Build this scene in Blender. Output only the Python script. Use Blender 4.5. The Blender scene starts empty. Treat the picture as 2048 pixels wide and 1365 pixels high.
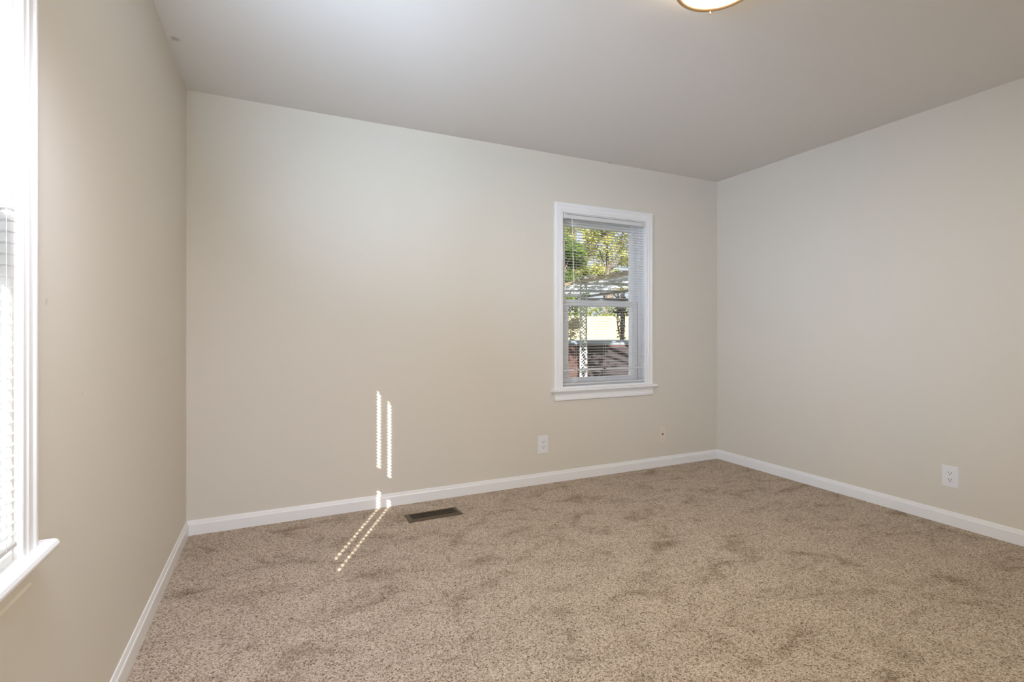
import bpy, bmesh, math, random
from mathutils import Vector, Matrix

scene = bpy.context.scene
COL = scene.collection
random.seed(7)

# ------------------------------------------------------------------ camera
# room: x = 0 under the camera, left wall at XL, right wall at XR, far wall at YB
XL, XR, YB, YR, ZC = -0.447, 3.521, 3.243, -1.25, 2.44
WT = 0.15                                    # wall thickness
cam_data = bpy.data.cameras.new('camera')
cam_data.sensor_fit = 'HORIZONTAL'
cam_data.sensor_width = 36.0
cam_data.lens = 36.0 * 1004.0 / 2048.0
cam_data.shift_y = -18.5 / 2048.0            # verticals stay vertical, horizon a little above the middle
cam_data.clip_start = 0.02
cam_data.clip_end = 200
cam = bpy.data.objects.new('camera', cam_data)
COL.objects.link(cam)
cam.location = (0.0, 0.0, 1.116)
cam.rotation_euler = (math.radians(90), 0, math.radians(-25.13))
scene.camera = cam

# ------------------------------------------------------------------ view, world, sun, area lights
vs = scene.view_settings
scene.display_settings.display_device = 'sRGB'
vs.view_transform = 'Standard'
vs.look = 'None'
vs.exposure = 0.0
vs.gamma = 1.0
vs.use_curve_mapping = False
cy = scene.cycles
cy.max_bounces = 12
cy.diffuse_bounces = 7
cy.glossy_bounces = 4
cy.transparent_max_bounces = 24
cy.transmission_bounces = 6
cy.caustics_reflective = False
cy.caustics_refractive = False
cy.sample_clamp_indirect = 6.0
cy.use_denoising = True

world = bpy.data.worlds.new('sky')
scene.world = world
world.use_nodes = True
wn = world.node_tree
wn.nodes.clear()
wo = wn.nodes.new('ShaderNodeOutputWorld')
wb = wn.nodes.new('ShaderNodeBackground')
wb.inputs['Color'].default_value = (0.86, 0.92, 1.0, 1)
wb.inputs['Strength'].default_value = 1.0
wn.links.new(wb.outputs[0], wo.inputs[0])

SUN_K, SUN_T = 0.505, 0.47                   # x per y, and fall per horizontal metre
_h = math.hypot(SUN_K, 1.0)
SUN_DIR = Vector((SUN_K / _h, 1.0 / _h, -SUN_T)).normalized()
sun_data = bpy.data.lights.new('sun', 'SUN')
sun_data.energy = 20.0
sun_data.color = (1.0, 0.95, 0.87)
sun_data.angle = math.radians(0.26)
sun = bpy.data.objects.new('sun', sun_data)
COL.objects.link(sun)
sun.rotation_euler = SUN_DIR.to_track_quat('-Z', 'Y').to_euler()
sun.location = (-6, -8, 8)


def area(name, loc, look, sx, sy, energy, color, spread=180):
    d = bpy.data.lights.new(name, 'AREA')
    d.shape = 'RECTANGLE'
    d.size, d.size_y = sx, sy
    d.energy = energy
    d.color = color
    d.spread = math.radians(spread)
    o = bpy.data.objects.new(name, d)
    COL.objects.link(o)
    o.location = loc
    o.rotation_euler = (Vector(look) - Vector(loc)).to_track_quat('-Z', 'Y').to_euler()
    return o


# added fill lamps inside the left blind, in place of sun thrown on by its slats, bluish, up to
# the ceiling, across to the right-hand wall and down over the carpet; another added lamp fills from behind the camera
area('blind_fill_up', (XL + 0.05, 0.90, 1.70), (0.50, 2.15, ZC), 0.2, 0.5, 9.0, (0.68, 0.81, 1.0), 78)
area('blind_fill_far', (XL + 0.05, 0.95, 1.55), (0.75, YB, 2.15), 0.2, 0.6, 1.5, (0.45, 0.70, 1.0), 60)
area('blind_fill_across', (XL + 0.05, 0.86, 1.40), (XR, 2.60, 1.55), 0.2, 0.9, 8.0, (0.60, 0.74, 1.0), 64)
area('blind_fill_down', (XL + 0.16, 0.88, 1.70), (0.22, 2.60, 0.0), 0.2, 0.4, 6.0, (0.80, 0.82, 1.0), 105)
area('blind_fill_floor', (XL + 0.16, 0.84, 1.70), (1.50, 2.20, 0.0), 0.2, 0.4, 0.8, (0.32, 0.62, 1.0), 110)
area('fill_rear', (0.50, YR - 0.02, 1.42), (0.55, 3.0, 2.3), 1.4, 1.3, 21, (1.0, 0.97, 0.91))


# ------------------------------------------------------------------ materials
def mat(name, color, rough=0.5, metallic=0.0, spec=0.5, emit=None, estr=0.0):
    m = bpy.data.materials.new(name)
    m.use_nodes = True
    b = m.node_tree.nodes['Principled BSDF']
    b.inputs['Base Color'].default_value = (*color, 1)
    b.inputs['Roughness'].default_value = rough
    b.inputs['Metallic'].default_value = metallic
    b.inputs['Specular IOR Level'].default_value = spec
    if emit:
        b.inputs['Emission Color'].default_value = (*emit, 1)
        b.inputs['Emission Strength'].default_value = estr
    return m


def nodes_of(m):
    t = m.node_tree
    return t, t.nodes['Principled BSDF']


def add(t, kind, **kw):
    n = t.nodes.new(kind)
    for k, v in kw.items():
        setattr(n, k, v)
    return n


def ramp(t, fac, stops, interp='LINEAR'):
    r = add(t, 'ShaderNodeValToRGB')
    r.color_ramp.interpolation = interp
    e = r.color_ramp.elements
    while len(e) < len(stops):
        e.new(0.5)
    for el, (p, c) in zip(e, stops):
        el.position = p
        el.color = (*c, 1) if len(c) == 3 else c
    t.links.new(fac, r.inputs[0])
    return r


def mixc(t, a, b, fac, mode='MIX'):
    n = add(t, 'ShaderNodeMix', data_type='RGBA', blend_type=mode)
    for sock, v in ((n.inputs[0], fac), (n.inputs[6], a), (n.inputs[7], b)):
        if hasattr(v, 'links'):
            t.links.new(v, sock)
        elif isinstance(v, (int, float)):
            sock.default_value = v
        else:
            sock.default_value = (*v, 1)
    return n.outputs[2]


def painted(name, color, rough, bump_scale, bump, marks=()):
    """rolled wall paint: fine orange peel, plus a few small dirty marks at fixed places"""
    m = mat(name, color, rough, spec=0.25)
    t, b = nodes_of(m)
    tc = add(t, 'ShaderNodeTexCoord')
    n = add(t, 'ShaderNodeTexNoise')
    n.inputs['Scale'].default_value = bump_scale
    n.inputs['Detail'].default_value = 3
    t.links.new(tc.outputs['Object'], n.inputs['Vector'])
    bp = add(t, 'ShaderNodeBump')
    bp.inputs['Strength'].default_value = bump
    bp.inputs['Distance'].default_value = 0.002
    t.links.new(n.outputs[0], bp.inputs['Height'])
    t.links.new(bp.outputs[0], b.inputs['Normal'])
    n2 = add(t, 'ShaderNodeTexNoise')
    n2.inputs['Scale'].default_value = 1.3
    n2.inputs['Detail'].default_value = 2
    t.links.new(tc.outputs['Object'], n2.inputs['Vector'])
    r = ramp(t, n2.outputs[0], [(0.3, tuple(c * 0.985 for c in color)), (0.7, color)])
    out = r.outputs[0]
    for (p, rad, c) in marks:
        d = add(t, 'ShaderNodeVectorMath', operation='DISTANCE')
        wob = add(t, 'ShaderNodeVectorMath', operation='MULTIPLY_ADD')
        nn = add(t, 'ShaderNodeTexNoise')
        nn.inputs['Scale'].default_value = 60
        t.links.new(tc.outputs['Object'], nn.inputs['Vector'])
        t.links.new(nn.outputs['Color'], wob.inputs[0])
        wob.inputs[1].default_value = (rad, rad, rad)
        t.links.new(tc.outputs['Object'], wob.inputs[2])
        t.links.new(wob.outputs[0], d.inputs[0])
        d.inputs[1].default_value = tuple(x + rad * 0.5 for x in p)
        mr = add(t, 'ShaderNodeMapRange')
        mr.inputs[1].default_value = rad * 0.55
        mr.inputs[2].default_value = rad
        mr.inputs[3].default_value = 0.85
        mr.inputs[4].default_value = 0.0
        t.links.new(d.outputs['Value'], mr.inputs[0])
        out = mixc(t, out, c, mr.outputs[0])
    t.links.new(out, b.inputs['Base Color'])
    return m


WALL_C = (0.695, 0.66, 0.595)
M = {}
M['wall'] = painted('beige wall paint', WALL_C, 0.55, 260, 0.12,
                    [((XL, 1.40, 1.18), 0.009, (0.58, 0.54, 0.475)),
                     ((XL, 1.62, 0.96), 0.005, (0.60, 0.565, 0.50))])
M['ceiling'] = painted('ceiling paint', (0.745, 0.74, 0.735), 0.75, 120, 0.15,
                       [((-0.415, 2.70, ZC), 0.024, (0.50, 0.45, 0.385)),
                        ((-0.33, 1.9, ZC), 0.012, (0.5, 0.45, 0.38)),
                        ((2.36, YB - 0.012, ZC), 0.014, (0.40, 0.34, 0.27))])
M['trim'] = mat('white semigloss trim', (0.84, 0.855, 0.88), 0.28, spec=0.5)
M['apron_beige'] = mat('pale beige apron', (0.68, 0.63, 0.55), 0.45)  # beige apron of the left window, darker than the white trim
M['vinyl'] = mat('white vinyl sash', (0.82, 0.835, 0.86), 0.35)
M['gap'] = mat('dark gap', (0.10, 0.10, 0.11), 0.8)
M['slat'] = mat('white vinyl slat', (0.68, 0.69, 0.71), 0.35)
M['cord'] = mat('white cord', (0.78, 0.78, 0.78), 0.8)
M['wand'] = mat('clear wand', (0.80, 0.82, 0.83), 0.15)
M['plate_white'] = mat('white outlet plastic', (0.78, 0.80, 0.83), 0.35)
M['plate_ivory'] = mat('ivory plastic', (0.76, 0.69, 0.61), 0.4)
M['slot'] = mat('dark slot', (0.03, 0.03, 0.035), 0.7)
M['screw'] = mat('screw metal', (0.45, 0.43, 0.40), 0.35, 1.0)
M['coax'] = mat('coax metal', (0.16, 0.13, 0.10), 0.4, 0.8)
M['register'] = mat('brown steel register', (0.090, 0.066, 0.042), 0.5, 0.0)
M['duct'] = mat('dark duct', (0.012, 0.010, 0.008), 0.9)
M['bronze'] = mat('brushed bronze ring', (0.58, 0.39, 0.23), 0.36, 0.8)
M['lampglass'] = mat('lit alabaster glass', (0.9, 0.86, 0.78), 0.4, emit=(1.0, 0.80, 0.55), estr=13.0)


def carpet_material():
    m = mat('beige frieze carpet', (0.4, 0.31, 0.24), 0.95, spec=0.05)
    t, b = nodes_of(m)
    tc = add(t, 'ShaderNodeTexCoord')
    warp = add(t, 'ShaderNodeTexNoise')
    warp.inputs['Scale'].default_value = 150
    t.links.new(tc.outputs['Object'], warp.inputs['Vector'])
    off = add(t, 'ShaderNodeVectorMath', operation='MULTIPLY_ADD')
    t.links.new(warp.outputs['Color'], off.inputs[0])
    off.inputs[1].default_value = (0.007, 0.007, 0.0)
    t.links.new(tc.outputs['Object'], off.inputs[2])
    v = add(t, 'ShaderNodeTexVoronoi')
    v.inputs['Scale'].default_value = 250
    t.links.new(off.outputs[0], v.inputs['Vector'])
    sep = add(t, 'ShaderNodeSeparateColor')
    t.links.new(v.outputs['Color'], sep.inputs[0])
    # yarn colours: mostly tan, some pale, some brown, a few nearly black flecks
    yarn = ramp(t, sep.outputs[0], [(0.0, (0.15, 0.111, 0.075)), (0.11, (0.28, 0.219, 0.160)),
                                    (0.32, (0.44, 0.357, 0.286)), (0.62, (0.54, 0.455, 0.377)),
                                    (0.9, (0.67, 0.596, 0.517))])
    fine = add(t, 'ShaderNodeTexNoise')
    fine.inputs['Scale'].default_value = 640
    fine.inputs['Detail'].default_value = 2
    t.links.new(tc.outputs['Object'], fine.inputs['Vector'])
    fr = ramp(t, fine.outputs[0], [(0.3, (0.80, 0.78, 0.76)), (0.7, (1.10, 1.09, 1.08))])
    c = mixc(t, yarn.outputs[0], fr.outputs[0], 1.0, 'MULTIPLY')
    # brushed and trodden patches of pile
    p1 = add(t, 'ShaderNodeTexNoise')
    p1.inputs['Scale'].default_value = 4.2
    p1.inputs['Detail'].default_value = 5
    p1.inputs['Roughness'].default_value = 0.62
    p1.inputs['Distortion'].default_value = 0.6
    mp = add(t, 'ShaderNodeMapping')
    mp.inputs['Rotation'].default_value = (0, 0, math.radians(25))
    mp.inputs['Scale'].default_value = (1.0, 1.5, 1.0)
    t.links.new(tc.outputs['Object'], mp.inputs[0])
    t.links.new(mp.outputs[0], p1.inputs['Vector'])
    pr = ramp(t, p1.outputs[0], [(0.30, (0.62, 0.58, 0.54)), (0.44, (0.93, 0.922, 0.915)), (0.52, (1.0, 1.0, 1.0)), (0.7, (1.07, 1.07, 1.07))])
    c = mixc(t, c, pr.outputs[0], 1.0, 'MULTIPLY')
    t.links.new(c, b.inputs['Base Color'])
    h = add(t, 'ShaderNodeMath', operation='ADD')
    t.links.new(v.outputs['Distance'], h.inputs[0])
    t.links.new(fine.outputs[0], h.inputs[1])
    bp = add(t, 'ShaderNodeBump')
    bp.invert = True
    bp.inputs['Strength'].default_value = 0.55
    bp.inputs['Distance'].default_value = 0.003
    t.links.new(h.outputs[0], bp.inputs['Height'])
    t.links.new(bp.outputs[0], b.inputs['Normal'])
    return m


M['carpet'] = carpet_material()


def glass_material():
    m = bpy.data.materials.new('window glass')
    m.use_nodes = True
    t = m.node_tree
    t.nodes.clear()
    o = add(t, 'ShaderNodeOutputMaterial')
    mx = add(t, 'ShaderNodeMixShader')
    tr = add(t, 'ShaderNodeBsdfTransparent')
    tr.inputs[0].default_value = (0.96, 0.98, 0.98, 1)
    gl = add(t, 'ShaderNodeBsdfGlossy')
    gl.inputs['Roughness'].default_value = 0.02
    lw = add(t, 'ShaderNodeLayerWeight')
    pw = add(t, 'ShaderNodeMath', operation='POWER')
    t.links.new(lw.outputs['Facing'], pw.inputs[0])
    pw.inputs[1].default_value = 5.0
    fr = add(t, 'ShaderNodeMath', operation='MULTIPLY_ADD')
    t.links.new(pw.outputs[0], fr.inputs[0])
    fr.inputs[1].default_value = 0.5
    fr.inputs[2].default_value = 0.03
    t.links.new(fr.outputs[0], mx.inputs[0])
    t.links.new(tr.outputs[0], mx.inputs[1])
    t.links.new(gl.outputs[0], mx.inputs[2])
    t.links.new(mx.outputs[0], o.inputs[0])
    return m


M['glass'] = glass_material()


def noisy(name, c1, c2, scale, rough=0.8, stretch=(1, 1, 1)):
    m = mat(name, c1, rough, spec=0.2)
    t, b = nodes_of(m)
    tc = add(t, 'ShaderNodeTexCoord')
    mp = add(t, 'ShaderNodeMapping')
    mp.inputs['Scale'].default_value = stretch
    n = add(t, 'ShaderNodeTexNoise')
    n.inputs['Scale'].default_value = scale
    n.inputs['Detail'].default_value = 4
    t.links.new(tc.outputs['Object'], mp.inputs[0])
    t.links.new(mp.outputs[0], n.inputs['Vector'])
    r = ramp(t, n.outputs[0], [(0.35, c1), (0.65, c2)])
    t.links.new(r.outputs[0], b.inputs['Base Color'])
    return m


M['lawn'] = noisy('dry lawn', (0.20, 0.19, 0.10), (0.30, 0.27, 0.16), 5)
M['concrete'] = noisy('pale concrete', (0.36, 0.37, 0.38), (0.46, 0.46, 0.46), 3)
M['fascia'] = noisy('weathered tan timber', (0.24, 0.20, 0.14), (0.36, 0.30, 0.21), 6, stretch=(8, 0.6, 8))
M['beam'] = noisy('grey timber', (0.10, 0.095, 0.09), (0.17, 0.16, 0.15), 6)
M['whitepaint'] = noisy('chalky white paint', (0.34, 0.35, 0.38), (0.46, 0.47, 0.50), 9)
M['cabinet'] = noisy('maroon timber cladding', (0.050, 0.026, 0.024), (0.080, 0.044, 0.040), 4, stretch=(1, 1, 8))
M['cabinet_dark'] = noisy('dark cladding', (0.024, 0.019, 0.022), (0.040, 0.031, 0.035), 4, stretch=(1, 1, 8))
M['spacover'] = mat('grey blue vinyl cover', (0.22, 0.26, 0.32), 0.5)
M['fence'] = noisy('cream fence boards', (0.27, 0.235, 0.155), (0.34, 0.30, 0.21), 3, stretch=(3, 3, 0.5))
M['bark'] = noisy('bark', (0.10, 0.075, 0.055), (0.20, 0.16, 0.125), 14)
M['siding'] = noisy('pale siding', (0.42, 0.44, 0.47), (0.46, 0.48, 0.50), 3)


def leaf_material(name, c1, c2):
    m = bpy.data.materials.new(name)
    m.use_nodes = True
    t = m.node_tree
    t.nodes.clear()
    o = add(t, 'ShaderNodeOutputMaterial')
    mx = add(t, 'ShaderNodeMixShader')
    mx.inputs[0].default_value = 0.4
    d = add(t, 'ShaderNodeBsdfDiffuse')
    tl = add(t, 'ShaderNodeBsdfTranslucent')
    tc = add(t, 'ShaderNodeTexCoord')
    n = add(t, 'ShaderNodeTexNoise')
    n.inputs['Scale'].default_value = 1.6
    n.inputs['Detail'].default_value = 4
    t.links.new(tc.outputs['Object'], n.inputs['Vector'])
    r = ramp(t, n.outputs[0], [(0.35, c1), (0.65, c2)])
    t.links.new(r.outputs[0], d.inputs[0])
    t.links.new(r.outputs[0], tl.inputs[0])
    t.links.new(d.outputs[0], mx.inputs[1])
    t.links.new(tl.outputs[0], mx.inputs[2])
    t.links.new(mx.outputs[0], o.inputs[0])
    return m


M['leaf_dark'] = leaf_material('evergreen leaf', (0.05, 0.095, 0.022), (0.15, 0.21, 0.05))
M['leaf_yellow'] = leaf_material('yellow green leaf', (0.21, 0.23, 0.06), (0.50, 0.47, 0.18))
M['leaf_mid'] = leaf_material('mid green leaf', (0.10, 0.14, 0.03), (0.30, 0.31, 0.08))
M['leaf_brown'] = leaf_material('dry brown leaf', (0.05, 0.036, 0.026), (0.11, 0.08, 0.055))


def roof_sheet_material():
    m = bpy.data.materials.new('milky roof sheet')
    m.use_nodes = True
    t = m.node_tree
    t.nodes.clear()
    o = add(t, 'ShaderNodeOutputMaterial')
    mx = add(t, 'ShaderNodeMixShader')
    mx.inputs[0].default_value = 0.7
    d = add(t, 'ShaderNodeBsdfDiffuse')
    d.inputs[0].default_value = (0.80, 0.83, 0.88, 1)
    tl = add(t, 'ShaderNodeBsdfTranslucent')
    tl.inputs[0].default_value = (0.88, 0.91, 0.96, 1)
    t.links.new(d.outputs[0], mx.inputs[1])
    t.links.new(tl.outputs[0], mx.inputs[2])
    t.links.new(mx.outputs[0], o.inputs[0])
    return m


M['roofsheet'] = roof_sheet_material()


# ------------------------------------------------------------------ mesh helpers
def link(name, bm, material, parent=None, smooth=False, recalc=True):
    if recalc:
        bmesh.ops.recalc_face_normals(bm, faces=bm.faces)
    me = bpy.data.meshes.new(name)
    bm.to_mesh(me)
    bm.free()
    if material:
        me.materials.append(material)
    if smooth:
        for p in me.polygons:
            p.use_smooth = True
    o = bpy.data.objects.new(name, me)
    COL.objects.link(o)
    if parent is not None:
        o.parent = parent
    return o


def tag(o, label=None, cat=None, group=None, kind=None):
    if label:
        o['label'] = label
    if cat:
        o['category'] = cat
    if group:
        o['group'] = group
    if kind:
        o['kind'] = kind
    return o


def empty(name, loc=(0, 0, 0), rz=0.0, **kw):
    o = bpy.data.objects.new(name, None)
    o.empty_display_size = 0.1
    COL.objects.link(o)
    o.location = loc
    o.rotation_euler = (0, 0, rz)
    return tag(o, **kw)


def box(bm, x0, x1, y0, y1, z0, z1, W=None):
    f = W or (lambda a, b, c: (a, b, c))
    v = [bm.verts.new(f(x, y, z)) for x in (x0, x1) for y in (y0, y1) for z in (z0, z1)]
    for q in ((0, 1, 3, 2), (4, 6, 7, 5), (0, 4, 5, 1), (2, 3, 7, 6), (0, 2, 6, 4), (1, 5, 7, 3)):
        bm.faces.new([v[i] for i in q])
    return v


def bar(bm, p, q, w, h, up=(0, 0, 1)):
    """rectangular bar from p to q"""
    p, q = Vector(p), Vector(q)
    d = (q - p).normalized()
    s = d.cross(Vector(up))
    if s.length < 1e-4:
        s = d.cross(Vector((1, 0, 0)))
    s.normalize()
    u = s.cross(d).normalized()
    v = [bm.verts.new(c + s * a * w / 2 + u * b * h / 2) for c in (p, q) for a, b in ((-1, -1), (1, -1), (1, 1), (-1, 1))]
    for i in range(4):
        j = (i + 1) % 4
        bm.faces.new((v[i], v[j], v[4 + j], v[4 + i]))
    bm.faces.new(v[3::-1])
    bm.faces.new(v[4:])


def tube(bm, pts, r, n=8, caps=True):
    """round tube along points; r a number or a list"""
    rings = []
    for i, p in enumerate(pts):
        p = Vector(p)
        a = Vector(pts[max(i - 1, 0)])
        b = Vector(pts[min(i + 1, len(pts) - 1)])
        d = (b - a).normalized()
        s = d.cross(Vector((0.3, 0.2, 1)))
        if s.length < 1e-4:
            s = d.cross(Vector((1, 0, 0)))
        s.normalize()
        u = s.cross(d)
        rr = r[i] if isinstance(r, (list, tuple)) else r
        rings.append([bm.verts.new(p + (s * math.cos(t) + u * math.sin(t)) * rr) for t in [2 * math.pi * k / n for k in range(n)]])
    for A, B in zip(rings, rings[1:]):
        for k in range(n):
            bm.faces.new((A[k], A[(k + 1) % n], B[(k + 1) % n], B[k]))
    if caps:
        bm.faces.new(rings[0][::-1])
        bm.faces.new(rings[-1])


def lathe(bm, prof, n=48, c=(0, 0, 0)):
    """profile of (r, z), spun about z at c"""
    rings = []
    for r, z in prof:
        if r < 1e-6:
            rings.append([bm.verts.new((c[0], c[1], c[2] + z))])
        else:
            rings.append([bm.verts.new((c[0] + r * math.cos(2 * math.pi * k / n), c[1] + r * math.sin(2 * math.pi * k / n), c[2] + z)) for k in range(n)])
    for A, B in zip(rings, rings[1:]):
        for k in range(n):
            if len(A) == 1 and len(B) == 1:
                continue
            if len(A) == 1:
                bm.faces.new((A[0], B[(k + 1) % n], B[k]))
            elif len(B) == 1:
                bm.faces.new((A[k], A[(k + 1) % n], B[0]))
            else:
                bm.faces.new((A[k], A[(k + 1) % n], B[(k + 1) % n], B[k]))


def extrude_profile(bm, prof, f0, f1):
    """closed profile carried from frame f0 to frame f1 (functions of a profile point)"""
    A = [bm.verts.new(f0(*p)) for p in prof]
    B = [bm.verts.new(f1(*p)) for p in prof]
    n = len(prof)
    for i in range(n):
        j = (i + 1) % n
        bm.faces.new((A[i], A[j], B[j], B[i]))
    bm.faces.new(A[::-1])
    bm.faces.new(B)


def ring_frame(bm, W, a0, a1, z0, z1, i0, i1, j0, j1, d0, d1, chamfer=0.008):
    """sash: outer rectangle a0..a1 x z0..z1, inner hole i0..i1 x j0..j1, depth d0..d1, sloped inner edge"""
    o = [(a0, z0), (a1, z0), (a1, z1), (a0, z1)]
    m = [(i0 - chamfer, j0 - chamfer), (i1 + chamfer, j0 - chamfer), (i1 + chamfer, j1 + chamfer), (i0 - chamfer, j1 + chamfer)]
    h = [(i0, j0), (i1, j0), (i1, j1), (i0, j1)]
    loops = [[(a, d0, z) for a, z in o], [(a, d0, z) for a, z in m], [(a, d0 + chamfer, z) for a, z in h],
             [(a, d1, z) for a, z in h], [(a, d1, z) for a, z in o]]
    V = [[bm.verts.new(W(*p)) for p in L] for L in loops]
    for k in range(5):
        A, B = V[k], V[(k + 1) % 5]
        for i in range(4):
            j = (i + 1) % 4
            bm.faces.new((A[i], A[j], B[j], B[i]))


def wall_with_holes(name, W, a0, a1, z0, z1, holes, depth, material):
    """a wall slab in (a, d, z) with rectangular openings, one connected mesh"""
    As = sorted({a0, a1, *[h[0] for h in holes], *[h[1] for h in holes]})
    Zs = sorted({z0, z1, *[h[2] for h in holes], *[h[3] for h in holes]})
    solid = lambda i, k: (0 <= i < len(As) - 1 and 0 <= k < len(Zs) - 1 and not any(
        h[0] - 1e-6 <= As[i] and As[i + 1] <= h[1] + 1e-6 and h[2] - 1e-6 <= Zs[k] and Zs[k + 1] <= h[3] + 1e-6 for h in holes))
    bm = bmesh.new()
    vv = {}

    def v(i, s, k):
        if (i, s, k) not in vv:
            vv[(i, s, k)] = bm.verts.new(W(As[i], depth * s, Zs[k]))
        return vv[(i, s, k)]
    for i in range(len(As) - 1):
        for k in range(len(Zs) - 1):
            if not solid(i, k):
                continue
            for s in (0, 1):
                bm.faces.new((v(i, s, k), v(i + 1, s, k), v(i + 1, s, k + 1), v(i, s, k + 1)))
            for di, dk, e in ((-1, 0, ((0, 0), (0, 1))), (1, 0, ((1, 0), (1, 1))), (0, -1, ((0, 0), (1, 0))), (0, 1, ((0, 1), (1, 1)))):
                if not solid(i + di, k + dk):
                    (p, q), (r, t) = e
                    bm.faces.new((v(i + p, 0, k + q), v(i + r, 0, k + t), v(i + r, 1, k + t), v(i + p, 1, k + q)))
    return tag(link(name, bm, material), kind='structure')


W_back = lambda a, d, z: (a, YB + d, z)
W_left = lambda a, d, z: (XL - d, a, z)
W_right = lambda a, d, z: (XR + d, a, z)
W_rear = lambda a, d, z: (a, YR - d, z)

# ------------------------------------------------------------------ room shell
BWIN = (1.935, 2.723, 0.700, 2.012)          # far window opening: a0, a1, z0, z1
LWIN = (0.462, 1.250, 0.700, 2.012)          # left window opening
RWIN = (-0.22, 1.22, 0.770, 2.070)            # unseen opening added behind the camera for fill light
wall_with_holes('wall_back', W_back, XL - WT, XR + WT, -0.02, ZC, [BWIN], WT, M['wall'])
wall_with_holes('wall_left', W_left, YR, YB, -0.02, ZC, [LWIN], WT, M['wall'])
wall_with_holes('wall_right', W_right, YR, YB, -0.02, ZC, [], WT, M['wall'])
wall_with_holes('wall_rear', W_rear, XL - WT, XR + WT, -0.02, ZC, [RWIN], WT, M['wall'])

bm = bmesh.new()
box(bm, XL - WT, XR + WT, YR - WT, YB + WT, -0.12, 0.0)
tag(link('floor', bm, M['carpet']), kind='structure')
bm = bmesh.new()
box(bm, XL - WT, XR + WT, YR - WT, YB + WT, ZC, ZC + 0.12)
tag(link('ceiling', bm, M['ceiling']), kind='structure')

# baseboards, 80 mm with an eased and stepped top, mitred in the corners
BP = [(0.0, -0.004), (0.0125, -0.004), (0.0125, 0.056), (0.0115, 0.060), (0.0085, 0.064), (0.0080, 0.068), (0.0058, 0.076), (0.0045, 0.080), (0.0, 0.080)]


def baseboard(name, f0, f1):
    b_ = bmesh.new()
    extrude_profile(b_, BP, f0, f1)
    tag(link(name, b_, M['trim']), kind='structure')


baseboard('baseboard_back', lambda t, z: (XL + t, YB - t, z), lambda t, z: (XR - t, YB - t, z))
baseboard('baseboard_left', lambda t, z: (XL + t, YR + t, z), lambda t, z: (XL + t, YB - t, z))
baseboard('baseboard_right', lambda t, z: (XR - t, YR + t, z), lambda t, z: (XR - t, YB - t, z))
baseboard('baseboard_rear', lambda t, z: (XL + t, YR + t, z), lambda t, z: (XR - t, YR + t, z))

# ------------------------------------------------------------------ windows
# casing profile: (u outward from the opening edge, t off the wall)
CP = [(0.0, 0.0), (0.0, 0.0125), (0.0015, 0.0140), (0.0150, 0.0138), (0.0175, 0.0165), (0.0215, 0.0165), (0.0240, 0.0135),
      (0.0440, 0.0135), (0.0470, 0.0175), (0.0520, 0.0178), (0.0640, 0.0150), (0.0700, 0.0135), (0.0720, 0.0110), (0.0720, 0.0)]


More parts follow.
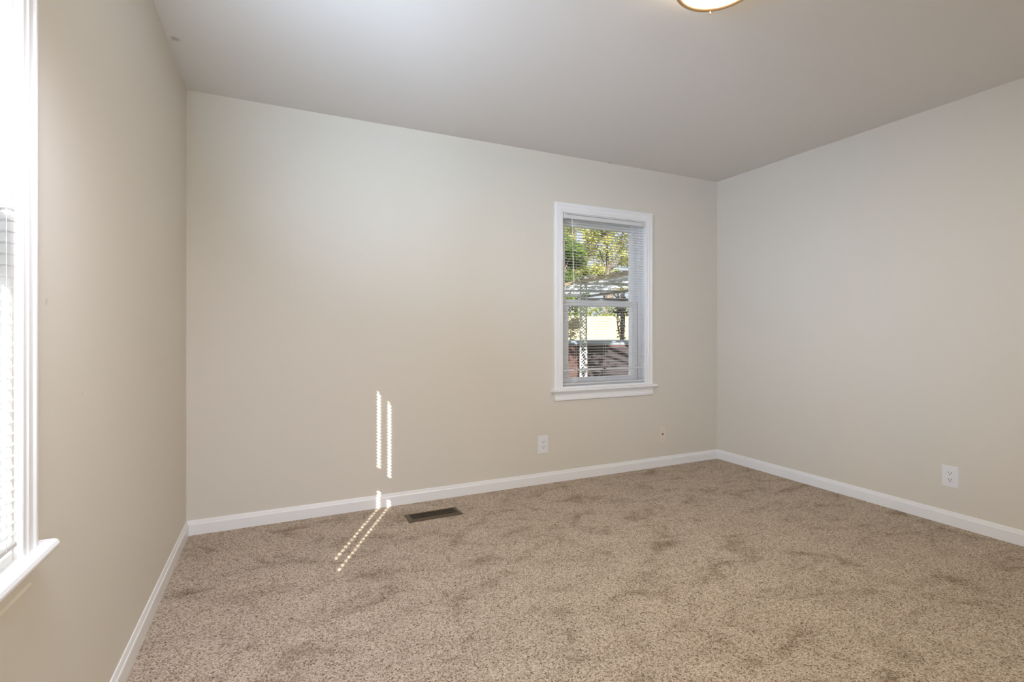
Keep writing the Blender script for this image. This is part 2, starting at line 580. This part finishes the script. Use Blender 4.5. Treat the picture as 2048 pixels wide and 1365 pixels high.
def window(name, W, win, apron_mat, apron_in, rail_up=0.026):
    a0, a1, z0, z1 = win
    root = empty(name, W((a0 + a1) / 2, 0.0, z0), kind='structure')
    inv = lambda a, d, z: tuple(Vector(W(a, d, z)) - Vector(root.location))
    # lining of the opening
    b_ = bmesh.new()
    ring_frame(b_, inv, a0 - 0.004, a1 + 0.004, z0 - 0.004, z1 + 0.004, a0 + 0.006, a1 - 0.006, z0 + 0.002, z1 - 0.006, 0.001, WT - 0.005, 0.001)
    link('jamb', b_, M['trim'], root)
    # casing: two legs and a head, mitred
    b_ = bmesh.new()
    paths = [[b_.verts.new(inv(*q)) for q in ((a0 - u, -t, z0 - 0.012), (a0 - u, -t, z1 + u), (a1 + u, -t, z1 + u), (a1 + u, -t, z0 - 0.012))] for u, t in CP]
    n = len(paths)
    for i in range(n):
        j = (i + 1) % n
        for k in range(3):
            b_.faces.new((paths[i][k], paths[i][k + 1], paths[j][k + 1], paths[j][k]))
    b_.faces.new([p[0] for p in paths])
    b_.faces.new([p[3] for p in paths])
    link('casing', b_, M['trim'], root)
    # stool with a rounded nose and horns past the casing
    zs = z0 - 0.012
    SP = [(0.028, zs - 0.022), (-0.030, zs - 0.022), (-0.036, zs - 0.019), (-0.039, zs - 0.013), (-0.039, zs - 0.009), (-0.036, zs - 0.003), (-0.030, zs), (0.028, zs)]
    b_ = bmesh.new()
    ha, hb = a0 - 0.073 - 0.024, a1 + 0.073 + 0.024
    # front nose piece runs past the casing, kept in front of the wall plane
    FP = [(min(d, -0.0005), z) for d, z in SP]
    extrude_profile(b_, FP, lambda d, z: inv(ha, d, z), lambda d, z: inv(hb, d, z))
    bmesh.ops.bevel(b_, geom=[e for e in b_.edges if abs((e.verts[0].co - e.verts[1].co).length - 0) > 0 and len({round(v.co.z, 4) for v in e.verts}) >= 1 and len([f for f in e.link_faces if len(f.verts) > 4]) == 1], offset=0.002, segments=1, affect='EDGES')
    st = link('stool', b_, M['trim'], root)
    b_ = bmesh.new()
    box(b_, a0 + 0.0065, a1 - 0.0065, -0.0004, 0.06, zs - 0.01, zs + 0.016, inv)
    link('sill_board', b_, M['trim'], root)
    # apron under the stool
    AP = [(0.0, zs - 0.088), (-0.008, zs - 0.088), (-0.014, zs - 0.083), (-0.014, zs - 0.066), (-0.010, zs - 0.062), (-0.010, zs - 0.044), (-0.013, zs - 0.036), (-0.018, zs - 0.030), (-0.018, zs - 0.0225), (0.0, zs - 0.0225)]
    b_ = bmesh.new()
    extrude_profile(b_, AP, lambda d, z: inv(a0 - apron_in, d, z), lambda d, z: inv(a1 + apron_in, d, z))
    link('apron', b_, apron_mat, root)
    # vinyl frame, then two sashes
    zb, zt = z0 + 0.004, z1 - 0.006
    zm = 1.338
    b_ = bmesh.new()
    ring_frame(b_, inv, a0 + 0.006, a1 - 0.006, zb, zt, a0 + 0.032, a1 - 0.032, zb + 0.022, zt - 0.022, 0.052, 0.136, 0.003)
    link('window_frame', b_, M['vinyl'], root)
    b_ = bmesh.new()
    ua, ub = a0 + 0.034, a1 - 0.034
    ring_frame(b_, inv, ua, ub, zm - 0.022, zt - 0.023, ua + 0.052, ub - 0.044, zm + rail_up, zt - 0.072, 0.093, 0.122)
    us = link('upper_sash', b_, M['vinyl'], root)
    b_ = bmesh.new()
    box(b_, ua + 0.047, ub - 0.039, 0.108, 0.112, zm + rail_up - 0.005, zt - 0.067, inv)
    link('glass_pane', b_, M['glass'], us)
    b_ = bmesh.new()
    ring_frame(b_, inv, ua, ub, zb + 0.023, zm + 0.022, ua + 0.062, ub - 0.068, zb + 0.040 + 0.018, zm - 0.024, 0.058, 0.088)
    ls = link('lower_sash', b_, M['vinyl'], root)
    b_ = bmesh.new()
    box(b_, ua + 0.057, ub - 0.063, 0.073, 0.077, zb + 0.053, zm - 0.019, inv)
    link('glass_pane', b_, M['glass'], ls)
    # dark strips standing in for the dark gap where sash meets frame
    b_ = bmesh.new()
    for aa in (ua - 0.002, ub - 0.001):
        box(b_, aa, aa + 0.003, 0.0575, 0.060, zb + 0.024, zm + 0.02, inv)
    tag(link('gap_strip', b_, M['gap'], ls), label='thin dark strip for the sash gap')
    # sash lock on the meeting rail
    b_ = bmesh.new()
    am = (a0 + a1) / 2
    box(b_, am - 0.025, am + 0.025, 0.060, 0.086, zm + 0.0222, zm + 0.030, inv)
    box(b_, am - 0.006, am + 0.022, 0.056, 0.072, zm + 0.030, zm + 0.037, inv)
    link('sash_lock', b_, M['vinyl'], ls)
    return root


window('window_1', W_back, BWIN, M['trim'], 0.068)
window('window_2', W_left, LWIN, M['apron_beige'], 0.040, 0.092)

# plain frame of the unseen window added behind the camera for fill light
r3 = empty('added_rear_window', W_rear((RWIN[0] + RWIN[1]) / 2, 0, RWIN[2]), kind='structure')
inv3 = lambda a, d, z: tuple(Vector(W_rear(a, d, z)) - Vector(r3.location))
bm = bmesh.new()
ring_frame(bm, inv3, RWIN[0] - 0.07, RWIN[1] + 0.07, RWIN[2] - 0.07, RWIN[3] + 0.07, RWIN[0] + 0.001, RWIN[1] - 0.001, RWIN[2] + 0.001, RWIN[3] - 0.001, -0.016, -0.0005, 0.004)
link('casing', bm, M['trim'], r3)


# ------------------------------------------------------------------ mini blinds
PITCH = 0.0205
SLOT_L, SLOT_D = 0.031, 0.0160


def slat_mesh(name, inv, a0, a1, slots, z):
    """one 25 mm slat, slightly crowned, with a lengthwise slot at every ladder"""
    ds = [-0.0126, -SLOT_D / 2, SLOT_D / 2, 0.0126]
    crown = [0.0, 0.0011, 0.0011, 0.0]
    As = [a0]
    for s in slots:
        As += [s - SLOT_L / 2, s + SLOT_L / 2]
    As.append(a1)
    As = sorted(As)
    hole = lambda i: any(abs((As[i] + As[i + 1]) / 2 - s) < 1e-4 for s in slots)
    b_ = bmesh.new()
    T = 0.0006
    vv = {}

    def v(i, j, s):
        if (i, j, s) not in vv:
            vv[(i, j, s)] = b_.verts.new(inv(As[i], ds[j], crown[j] + s * T))
        return vv[(i, j, s)]
    solid = lambda i, j: 0 <= i < len(As) - 1 and 0 <= j < 3 and not (j == 1 and hole(i))
    for i in range(len(As) - 1):
        for j in range(3):
            if not solid(i, j):
                continue
            for s in (0, 1):
                b_.faces.new((v(i, j, s), v(i + 1, j, s), v(i + 1, j + 1, s), v(i, j + 1, s)))
            for di, dj, e in ((-1, 0, ((0, 0), (0, 1))), (1, 0, ((1, 0), (1, 1))), (0, -1, ((0, 0), (1, 0))), (0, 1, ((0, 1), (1, 1)))):
                if not solid(i + di, j + dj):
                    (p, q), (r, t) = e
                    b_.faces.new((v(i + p, j + q, 0), v(i + r, j + t, 0), v(i + r, j + t, 1), v(i + p, j + q, 1)))
    bmesh.ops.recalc_face_normals(b_, faces=b_.faces)
    me = bpy.data.meshes.new(name)
    b_.to_mesh(me)
    b_.free()
    me.materials.append(M['slat'])
    return me


def blind(W, win, slots, label, dc, wand_at, axis, odd=(), cords=()):
    """axis: local rotation axis of a slat's tilt ('x' along the far wall, 'y' along the left wall)"""
    a0, a1, z0, z1 = win
    a0, a1 = a0 + 0.012, a1 - 0.012
    root = empty('mini_blind', W((a0 + a1) / 2, dc, z1), label=label, cat='blind')
    L = Vector(root.location)
    inv = lambda a, d, z: tuple(Vector(W(a, dc + d, z)) - L)
    b_ = bmesh.new()
    zt = z1 - 0.012
    box(b_, a0, a1, -0.0135, 0.0135, zt - 0.030, zt, inv)
    bmesh.ops.bevel(b_, geom=list(b_.edges), offset=0.002, segments=1, affect='EDGES')
    link('headrail', b_, M['slat'], root)
    for aa in (a0 - 0.004, a1 - 0.022):
        b_ = bmesh.new()
        box(b_, aa, aa + 0.026, -0.0155, 0.0148, zt - 0.033, zt + 0.003, inv)
        link('bracket', b_, M['slat'], root)
    ztop = zt - 0.046
    zbot = z0 + 0.018
    n = int((ztop - zbot) / PITCH)
    me = slat_mesh('slat', lambda a, d, z: tuple(Vector(W(a, dc + d, z)) - Vector(W((a0 + a1) / 2, dc, 0))), a0 + 0.003, a1 - 0.003, slots, 0)
    for k in range(n):
        s = bpy.data.objects.new('slat', me)
        COL.objects.link(s)
        s.parent = root
        z = ztop - k * PITCH
        s.location = Vector((0, 0, z - L.z))
        if k in odd:
            t, dip = odd[k]
            if axis == 'x':
                s.rotation_euler = (t, dip, 0)
            else:
                s.rotation_euler = (dip, t, 0)
    zr = ztop - n * PITCH + 0.004
    b_ = bmesh.new()
    box(b_, a0 + 0.002, a1 - 0.002, -0.0115, 0.0115, zr - 0.011, zr, inv)
    bmesh.ops.bevel(b_, geom=list(b_.edges), offset=0.002, segments=1, affect='EDGES')
    link('bottom_rail', b_, M['slat'], root)
    for s_ in list(slots) + list(cords):
        b_ = bmesh.new()
        for dd in (-0.0133, 0.0133):
            tube(b_, [inv(s_, dd, zt - 0.03), inv(s_, dd, zr - 0.005)], 0.0006, 5)
        link('ladder_cord', b_, M['cord'], root)
    if wand_at is not None:
        b_ = bmesh.new()
        tube(b_, [inv(wand_at, -0.020, zt - 0.020), inv(wand_at + 0.001, -0.024, zt - 0.045), inv(wand_at + 0.016, -0.025, zt - 0.53)], 0.0032, 6)
        tube(b_, [inv(wand_at, -0.012, zt - 0.016), inv(wand_at, -0.021, zt - 0.022)], 0.003, 6)
        link('tilt_wand', b_, M['wand'], root)
    return root


blind(W_back, BWIN, [2.06, 2.325, 2.59], 'white mini blind in the window of the far wall, wand at its left', 0.008, 2.012, 'x',
      {4: (0.0, 0.004), 11: (0.12, 0.002), 55: (math.radians(38), 0.0)})
S1 = YB - (0.589 + (-XL + 0.001)) / SUN_K
S2 = YB - (0.655 + (-XL + 0.001)) / SUN_K
blind(W_left, LWIN, [S2, S1], 'bright white mini blind in the near left window, cut off by the picture edge', 0.001, None, 'y', cords=(0.56,))


# ------------------------------------------------------------------ outlets and plates
def plate(root, inv, w, h, material, t=0.006):
    b_ = bmesh.new()
    box(b_, -w / 2, w / 2, -t, -0.0002, -h / 2, h / 2, inv)
    fr = [e for e in b_.edges if all(abs((Vector(inv(0, -t, 0)) - v.co).dot(Vector(inv(0, -1, 0)) - Vector(inv(0, 0, 0)))) < 1e-6 for v in e.verts)]
    bmesh.ops.bevel(b_, geom=fr, offset=0.0035, segments=2, affect='EDGES')
    return link('cover_plate', b_, material, root)


def disc(bm_, inv, a, z, r, d0, d1, n=16, flat=0.0):
    """short cylinder standing off the plate; flat cuts the left and right sides"""
    pts = []
    for k in range(n):
        t = 2 * math.pi * k / n
        x, y = r * math.cos(t), r * math.sin(t)
        if flat:
            y = max(-flat, min(flat, y))
        pts.append((a + x, z + y))
    A = [bm_.verts.new(inv(p, d0, q)) for p, q in pts]
    B = [bm_.verts.new(inv(p, d1, q)) for p, q in pts]
    for k in range(n):
        j = (k + 1) % n
        bm_.faces.new((A[k], A[j], B[j], B[k]))
    bm_.faces.new(A)
    bm_.faces.new(B)


def outlet(W, a, z, w, h, label):
    root = empty('wall_outlet', W(a, 0, z), label=label, cat='outlet', group='white wall outlets')
    L = Vector(W(a, 0, z))
    inv = lambda p, d, q: tuple(Vector(W(a + p, d, z + q)) - L)
    plate(root, inv, w, h, M['plate_white'])
    for dz in (0.0195, -0.0195):
        b_ = bmesh.new()
        disc(b_, inv, 0, dz, 0.0172, -0.0059, -0.0078, 24, 0.0142)
        rc = link('receptacle', b_, M['plate_white'], root)
        b_ = bmesh.new()
        box(b_, -0.0078, -0.0054, -0.0082, -0.0076, dz - 0.0015, dz + 0.0078, inv)
        box(b_, 0.0050, 0.0074, -0.0082, -0.0076, dz - 0.0005, dz + 0.0070, inv)
        disc(b_, inv, 0.0, dz - 0.0075, 0.0030, -0.0076, -0.0082, 12)
        tag(link('slot', b_, M['slot'], rc), label='dark outlet slots')
    b_ = bmesh.new()
    disc(b_, inv, 0, 0, 0.0028, -0.0059, -0.0070, 12)
    link('screw', b_, M['plate_white'], root)
    return root


outlet(W_back, 1.772, 0.288, 0.084, 0.130, 'white duplex outlet on the far wall, below and left of the window')
outlet(W_right, 1.548, 0.281, 0.080, 0.122, 'white duplex outlet low on the right-hand wall')

root = empty('cable_plate', W_back(2.895, 0, 0.266), label='ivory cable jack plate low on the far wall, right of the window', cat='wall plate')
inv = lambda p, d, q: tuple(Vector(W_back(2.895 + p, d, 0.266 + q)) - Vector(W_back(2.895, 0, 0.266)))
plate(root, inv, 0.070, 0.122, M['plate_ivory'])
bm = bmesh.new()
disc(bm, inv, 0, 0.002, 0.0072, -0.0059, -0.0085, 6)
disc(bm, inv, 0, 0.002, 0.0048, -0.0085, -0.017, 14)
tag(link('coax_jack', bm, M['coax'], root), label='dark metal jack')
for dz in (0.042, -0.042):
    bm = bmesh.new()
    disc(bm, inv, 0, dz, 0.0034, -0.0059, -0.0072, 12)
    tag(link('screw', bm, M['screw'], root), label='small metal screw')

# ------------------------------------------------------------------ floor register
rx, ry = 0.866, 2.970
root = empty('floor_register', (rx, ry, 0), math.radians(0.8), label='brown metal floor vent set in the carpet near the far wall', cat='vent')
L2, W2 = 0.166, 0.0665
l2, w2 = 0.140, 0.043
bm = bmesh.new()
I = lambda a, d, z: (a, z, -d)
ring_frame(bm, I, -L2, L2, -W2, W2, -l2, l2, -w2, w2, -0.011, -0.0005, 0.003)
for v in bm.verts:                            # outer edge slopes down to the carpet
    if abs(abs(v.co.x) - L2) < 1e-5 and v.co.z > 0.008:
        v.co.z = 0.0035
link('faceplate', bm, M['register'], root)
bm = bmesh.new()
nl = 23
for k in range(nl):
    x = -l2 + (k + 0.5) * 2 * l2 / nl
    bar(bm, (x, -w2 - 0.001, 0.0060), (x, w2 + 0.001, 0.0060), 0.0036, 0.0022)
bar(bm, (-l2, 0, 0.0045), (l2, 0, 0.0045), 0.003, 0.003)
link('grille', bm, M['register'], root)
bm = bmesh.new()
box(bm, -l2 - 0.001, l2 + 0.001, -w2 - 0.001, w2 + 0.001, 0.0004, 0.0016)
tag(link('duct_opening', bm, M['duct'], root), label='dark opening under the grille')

# ------------------------------------------------------------------ ceiling light
LC = Vector((1.440, 1.318, ZC))
lamp = empty('ceiling_light', LC, label='round flush ceiling light with lit cream glass and bronze ring', cat='ceiling light')
bm = bmesh.new()
lathe(bm, [(0.0, -0.0005), (0.125, -0.0005), (0.128, -0.006), (0.128, -0.030), (0.122, -0.034), (0.0, -0.034)], 48)
link('ceiling_pan', bm, M['bronze'], lamp, True)
bm = bmesh.new()
pr = [(0.134, -0.066)]
for k in range(9):
    t = math.pi * k / 8 * 0.5
    pr.append((0.1385 - 0.003 * k / 8 - 0.138 * 0, -0.066))
bm.free()
bm = bmesh.new()
ring = []
for k in range(13):                           # rolled ring, flattened inside
    t = 2 * math.pi * k / 12
    ring.append((0.1405 + 0.0105 * math.cos(t), -0.072 + 0.011 * math.sin(t)))
lathe(bm, ring, 64)
bmesh.ops.remove_doubles(bm, verts=bm.verts, dist=1e-5)
link('bronze_ring', bm, M['bronze'], lamp, True)
for ang in (-65, 55, 175):
    bm = bmesh.new()
    a = math.radians(ang)
    c = (0.1440 * math.cos(a), 0.1440 * math.sin(a), 0)
    lathe(bm, [(0.0, -0.0935), (0.0025, -0.093), (0.0042, -0.0905), (0.0045, -0.088), (0.0035, -0.0855), (0.0042, -0.083), (0.0042, -0.076), (0.0, -0.076)], 14, c)
    link('ring_knob', bm, M['bronze'], lamp, True)
    bm = bmesh.new()
    bar(bm, (0.120 * math.cos(a), 0.120 * math.sin(a), -0.032), (0.136 * math.cos(a), 0.136 * math.sin(a), -0.066), 0.012, 0.002)
    link('ring_arm', bm, M['bronze'], lamp)
bm = bmesh.new()
pr = [(0.124, -0.036), (0.1325, -0.050), (0.1325, -0.070)]
for k in range(1, 11):
    t = math.pi / 2 * k / 10
    pr.append((0.1325 * math.cos(t) if k < 10 else 0.0, -0.070 - 0.034 * math.sin(t)))
lathe(bm, pr, 64)
link('glass_bowl', bm, M['lampglass'], lamp, True)
ld = bpy.data.lights.new('lamp_glow', 'AREA')
ld.shape = 'DISK'
ld.size = 0.25
ld.energy = 19
ld.color = (1.0, 0.88, 0.68)
lo = bpy.data.objects.new('lamp_glow', ld)
COL.objects.link(lo)
lo.location = LC + Vector((0, 0, -0.112))

# ------------------------------------------------------------------ outdoors
GZ = -0.28
bm = bmesh.new()
box(bm, -30, 40, -30, 60, GZ - 0.3, GZ)
tag(link('ground', bm, M['lawn']), kind='structure')
bm = bmesh.new()
box(bm, -4.2, XL - WT - 0.3, -4.0, 7.0, GZ, GZ + 0.06)
tag(link('patio_slab', bm, M['concrete']), kind='structure')


# unseen roof added behind the camera to keep sun out of the added window
sun_block = empty('sun_block_roof', (1.35, YR - WT, 2.3), kind='structure')
bm = bmesh.new()
box(bm, -2.9, 2.4, -3.4, -0.002, 0.0, 0.12)
link('block_slab', bm, M['whitepaint'], sun_block)
for px in (-2.8, 2.3):
    bm = bmesh.new()
    box(bm, px - 0.05, px + 0.05, -3.35, -3.25, GZ - 2.3, 0.0)
    link('post', bm, M['whitepaint'], sun_block)


def leaves(bm_, center, radii, n, size, shell=0.55, rnd=random):
    c = Vector(center)
    for _ in range(n):
        d = Vector((rnd.gauss(0, 1), rnd.gauss(0, 1), rnd.gauss(0, 1))).normalized()
        r = shell + (1 - shell) * rnd.random() ** 0.7
        p = c + Vector((d.x * radii[0], d.y * radii[1], d.z * radii[2])) * r
        nrm = (d + Vector((rnd.gauss(0, .7), rnd.gauss(0, .7), rnd.gauss(0, .7)))).normalized()
        u = nrm.cross(Vector((rnd.random(), rnd.random(), rnd.random() + .1))).normalized()
        w = nrm.cross(u)
        s = size * rnd.uniform(0.6, 1.35)
        vs_ = [p - u * s, p - u * s * 0.1 + w * s * 0.42 + nrm * s * .1, p + u * s, p - u * s * 0.1 - w * s * 0.42 + nrm * s * .1]
        bm_.faces.new([bm_.verts.new(q) for q in vs_])


def tree(name, loc, h, trunk_r, blobs, leaf_m, size, label, group=None, lean=0.0, seed=1):
    rnd = random.Random(seed)
    root = empty(name, loc, label=label, cat='tree', group=group)
    b_ = bmesh.new()
    top = Vector((lean, 0, h))
    pts = [top * t + Vector((0.12 * math.sin(5 * t), 0.1 * math.sin(4 * t + 1), 0)) for t in (0, .2, .4, .6, .8, 1)]
    tube(b_, pts, [trunk_r, trunk_r * .85, trunk_r * .7, trunk_r * .55, trunk_r * .4, trunk_r * .2], 10)
    for (c, r, n) in blobs:
        a = pts[min(5, max(1, int(c[2] / h * 5)))]
        tube(b_, [a * 0.9 + Vector((0, 0, 0)), (a + Vector(c)) * 0.5 + Vector((0, 0, .15)), Vector(c)], [trunk_r * .20, trunk_r * .12, trunk_r * .05], 6)
    link('trunk', b_, M['bark'], root)
    b_ = bmesh.new()
    for (c, r, n) in blobs:
        leaves(b_, c, r, n, size, 0.25, rnd)
    link('foliage', b_, leaf_m, root, recalc=False)
    return root


def blobs(rnd, n, c, spread, r, per):
    out = []
    for _ in range(n):
        p = (c[0] + rnd.uniform(-1, 1) * spread[0], c[1] + rnd.uniform(-1, 1) * spread[1], c[2] + rnd.uniform(-1, 1) * spread[2])
        k = rnd.uniform(.6, 1.2) * r
        out.append((p, (k, k, k * .75), per))
    return out


rr = random.Random(3)
tree('evergreen_tree', (10.3, 17.3, GZ), 6.4, 0.16, blobs(rr, 16, (0, 0, 3.9), (0.75, 0.75, 1.1), 0.55, 420), M['leaf_dark'], 0.065,
     'dark dense green tree at the left of the far window view', seed=11)
tree('yellow_tree', (16.1, 22.3, GZ), 8.5, 0.15, blobs(rr, 44, (0.3, 0, 5.7), (2.6, 1.2, 2.0), 0.58, 150), M['leaf_yellow'], 0.085,
     'yellow green airy tree behind the patio roof seen through the far window', seed=12)
tree('tall_tree', (18.6, 29.4, GZ), 11.0, 0.18, blobs(rr, 44, (0, 0, 7.0), (3.4, 1.2, 2.6), 0.75, 170), M['leaf_mid'], 0.11,
     'mid green tree with gaps of sky, high in the far window', seed=13)
# unseen tree added so that its crown over the roof dapples the patio
tree('added_shade_tree', (5.6, 0.4, GZ), 7.6, 0.24, blobs(rr, 26, (-2.6, 1.4, 6.7), (1.7, 1.9, 1.1), 0.55, 110), M['leaf_mid'], 0.11,
     'unseen tree added for shade, leaning over the house roof beside the right-hand wall', lean=-0.5, seed=14)

# cream board fence with a hedge behind
F0, F1 = Vector((-2.0, 28.73, GZ)), Vector((19.0, 14.6, GZ))
fd = (F1 - F0).normalized()
fn = Vector((-fd.y, fd.x, 0))
fence = empty('board_fence', F0, math.atan2(fd.y, fd.x), label='cream board fence in sun across the back of the yard', cat='fence')
FL = (F1 - F0).length
bm = bmesh.new()
k = 0
x = 0.0
while x < FL - 0.1:
    box(bm, x, x + 0.135, -0.012, 0.010, 0.0, 2.10 + 0.01 * math.sin(k * 2.1))
    x += 0.137
    k += 1
link('boards', bm, M['fence'], fence)
for z in (0.35, 1.72):
    bm = bmesh.new()
    box(bm, 0, FL, 0.010, 0.05, z, z + 0.09)
    link('rail', bm, M['fence'], fence)
x = 0.0
while x < FL:
    bm = bmesh.new()
    box(bm, x, x + 0.09, 0.05, 0.14, 0, 2.08)
    link('post', bm, M['fence'], fence)
    x += 2.4
hb = bmesh.new()
hr = random.Random(5)
for i in range(50):
    c = F0 + fd * (FL * (i + .5) / 50) + fn * 0.95
    leaves(hb, (c.x, c.y, GZ + 1.50), (0.5, 0.5, 1.42), 520, 0.085, 0.5, hr)
hd = link('hedge', hb, M['leaf_mid'], recalc=False)
tag(hd, 'leafy hedge rising just above the cream fence', 'hedge')

# patio cover with a milky sheet roof
PX0, PX1, PY0, PY1, PZ = 6.80, 9.55, 6.9, 15.6, 2.35
pc = empty('patio_cover', (PX0, PY0, GZ), label='tan patio roof of milky sheets outside the far window', cat='patio cover')
o = Vector((PX0, PY0, GZ))
P = lambda x, y, z: tuple(Vector((x, y, z)) - o)
skew = lambda y: 0.06 * (y - 8.3)
bm = bmesh.new()
bar(bm, P(PX0 + skew(PY0), PY0, PZ + 0.03), P(PX0 + skew(PY1), PY1, PZ + 0.03), 0.05, 0.085)
link('fascia', bm, M['fascia'], pc)
bm = bmesh.new()
N = 60
rows = []
for i in range(N + 1):                        # corrugated sheet
    y = PY0 + (PY1 - PY0) * i / N
    zc = 0.018 * math.sin(i * math.pi / 1.5)
    rows.append([bm.verts.new(P(PX0 + skew(y) + 0.04, y, PZ + 0.07 + zc)), bm.verts.new(P(PX1 + skew(y), y, PZ + 0.15 + zc))])
for A, B in zip(rows, rows[1:]):
    bm.faces.new((A[0], A[1], B[1], B[0]))
link('roof_sheet', bm, M['roofsheet'], pc, True)
bm = bmesh.new()
bar(bm, P(PX1 + skew(PY0), PY0, PZ + 0.02), P(PX1 + skew(PY1), PY1, PZ + 0.02), 0.06, 0.07)
link('rear_chord', bm, M['beam'], pc)
# small cross truss hanging under the sheet
for nm, p, q, w in (('truss_chord', (8.00, 12.37, 2.13), (9.62, 11.61, 2.395), 0.030), ('tie_beam', (8.00, 12.37, 2.045), (9.62, 11.61, 2.045), 0.07),
                    ('brace', (8.58, 12.10, 2.05), (8.68, 12.05, 2.245), 0.026), ('brace', (9.00, 11.90, 2.05), (8.83, 11.98, 2.270), 0.026)):
    bm = bmesh.new()
    bar(bm, P(*p), P(*q), w, w * 1.2)
    link(nm, bm, M['beam'], pc)
for y in (8.6, 10.9, 13.2, 15.3):
    bm = bmesh.new()
    bar(bm, P(PX0 + skew(y), y, PZ + 0.0), P(PX1 + skew(y), y, PZ + 0.07), 0.04, 0.07)
    link('rafter', bm, M['whitepaint'], pc)


def lattice_post(x, y, w, z0, z1, parent, rz):
    c = Vector((x, y, 0))
    u = Vector((math.cos(rz), math.sin(rz), 0))
    b_ = bmesh.new()
    for s in (-1, 1):
        q = c + u * s * w / 2
        bar(b_, P(q.x, q.y, z0), P(q.x, q.y, z1), 0.03, 0.03, (1, 0, 0))
    n_ = int((z1 - z0) / w)
    st = (z1 - z0) / n_
    for i in range(n_):
        for s in (-1, 1):
            a, b = c - u * s * w / 2, c + u * s * w / 2
            bar(b_, P(a.x, a.y, z0 + i * st), P(b.x, b.y, z0 + (i + 1) * st), 0.022, 0.02, (-u.y, u.x, 0))
            a2 = c
            bar(b_, P(a.x, a.y, z0 + (i + .5) * st), P(a2.x, a2.y, z0 + (i + (1 if s > 0 else 0)) * st), 0.018, 0.014, (-u.y, u.x, 0))
    return link('lattice_post', b_, M['whitepaint'], parent)


VR = math.radians(-25)
# posts in the line of the fascia
lattice_post(6.97, 10.64, 0.15, GZ, PZ + 0.06, pc, VR)
bm = bmesh.new()
bar(bm, P(PX1 + skew(12.77), 12.77, GZ), P(PX1 + skew(12.77), 12.77, PZ), 0.09, 0.09, (1, 0, 0))
link('post', bm, M['whitepaint'], pc)

# fallen leaves lying on the sheet
lb = bmesh.new()
lr = random.Random(9)
for _ in range(3600):
    y = lr.uniform(PY0, PY1)
    t = lr.random()
    x = PX0 + skew(y) + 0.05 + t * (PX1 - PX0 - 0.1)
    z = PZ + 0.092 + 0.08 * t
    s = lr.uniform(0.035, 0.10)
    a = lr.random() * 6.28
    u, w = Vector((math.cos(a), math.sin(a), lr.uniform(-.1, .2))), Vector((-math.sin(a), math.cos(a), lr.uniform(-.1, .2)))
    p = Vector((x, y, z + 0.01))
    lb.faces.new([lb.verts.new(q) for q in (p - u * s, p + w * s * .5, p + u * s, p - w * s * .5)])
fl = link('fallen_leaves', lb, M['leaf_brown'], recalc=False)
tag(fl, 'brown leaves littering the milky patio roof', 'leaves', kind='stuff')

# hot tub under the roof
tub = empty('hot_tub', (7.64, 11.08, GZ), VR, label='dark maroon hot tub with grey blue cover outside the far window', cat='hot tub')
bm = bmesh.new()
box(bm, -1.25, 1.25, -0.15, 1.75, 0.0, 1.06)
bmesh.ops.bevel(bm, geom=[e for e in bm.edges if abs(e.verts[0].co.z - e.verts[1].co.z) > .5], offset=0.06, segments=3, affect='EDGES')
link('cabinet', bm, M['cabinet'], tub)
for xa, xb, mm in ((-0.20, 1.12, 'cabinet_dark'), (-1.12, -0.28, 'cabinet')):
    bm = bmesh.new()
    box(bm, xa, xb, -0.168, -0.149, 0.05, 1.0)
    bmesh.ops.bevel(bm, geom=list(bm.edges), offset=0.006, segments=1, affect='EDGES')
    link('side_panel', bm, M[mm], tub)
bm = bmesh.new()
box(bm, -1.29, 1.29, -0.20, 1.80, 1.06, 1.15)
bmesh.ops.bevel(bm, geom=list(bm.edges), offset=0.02, segments=2, affect='EDGES')
link('cover', bm, M['spacover'], tub)

# dry vine on the far post
vx, vy = PX1 + skew(12.77) - 0.10, 12.72
vb = bmesh.new()
vr = random.Random(21)
vine = empty('dry_vine', (vx, vy, GZ), label='brown dry vine hanging down the rear patio post', cat='vine')
for s in range(5):
    pts = []
    ph = vr.random() * 6.28
    for i in range(14):
        t = i / 13
        pts.append((0.10 * math.cos(ph + 7 * t) * (0.5 + t), 0.10 * math.sin(ph + 7 * t) * (0.5 + t), t * (PZ - GZ)))
    tube(vb, pts, 0.012, 5)
link('stem', vb, M['bark'], vine)
vb = bmesh.new()
leaves(vb, (0, 0, 2.15), (0.32, 0.32, 0.42), 260, 0.05, 0.2, vr)
leaves(vb, (0, 0, 1.5), (0.16, 0.16, 0.6), 170, 0.045, 0.2, vr)
link('foliage', vb, M['leaf_brown'], vine, recalc=False)

# pale sided neighbouring house beyond the left window
nb = empty('neighbour_house', (-6.5, 4.0, GZ), label='pale sided house beyond the left window', cat='house')
bm = bmesh.new()
box(bm, -4.0, 0.0, -6, 8, 0, 2.9)
link('siding', bm, M['siding'], nb)
bm = bmesh.new()
extrude_profile(bm, [(-4.5, 2.9), (0.5, 2.9), (-2.0, 4.2)], lambda x, z: (x, -6.4, z), lambda x, z: (x, 8.4, z))
link('roof', bm, M['beam'], nb)
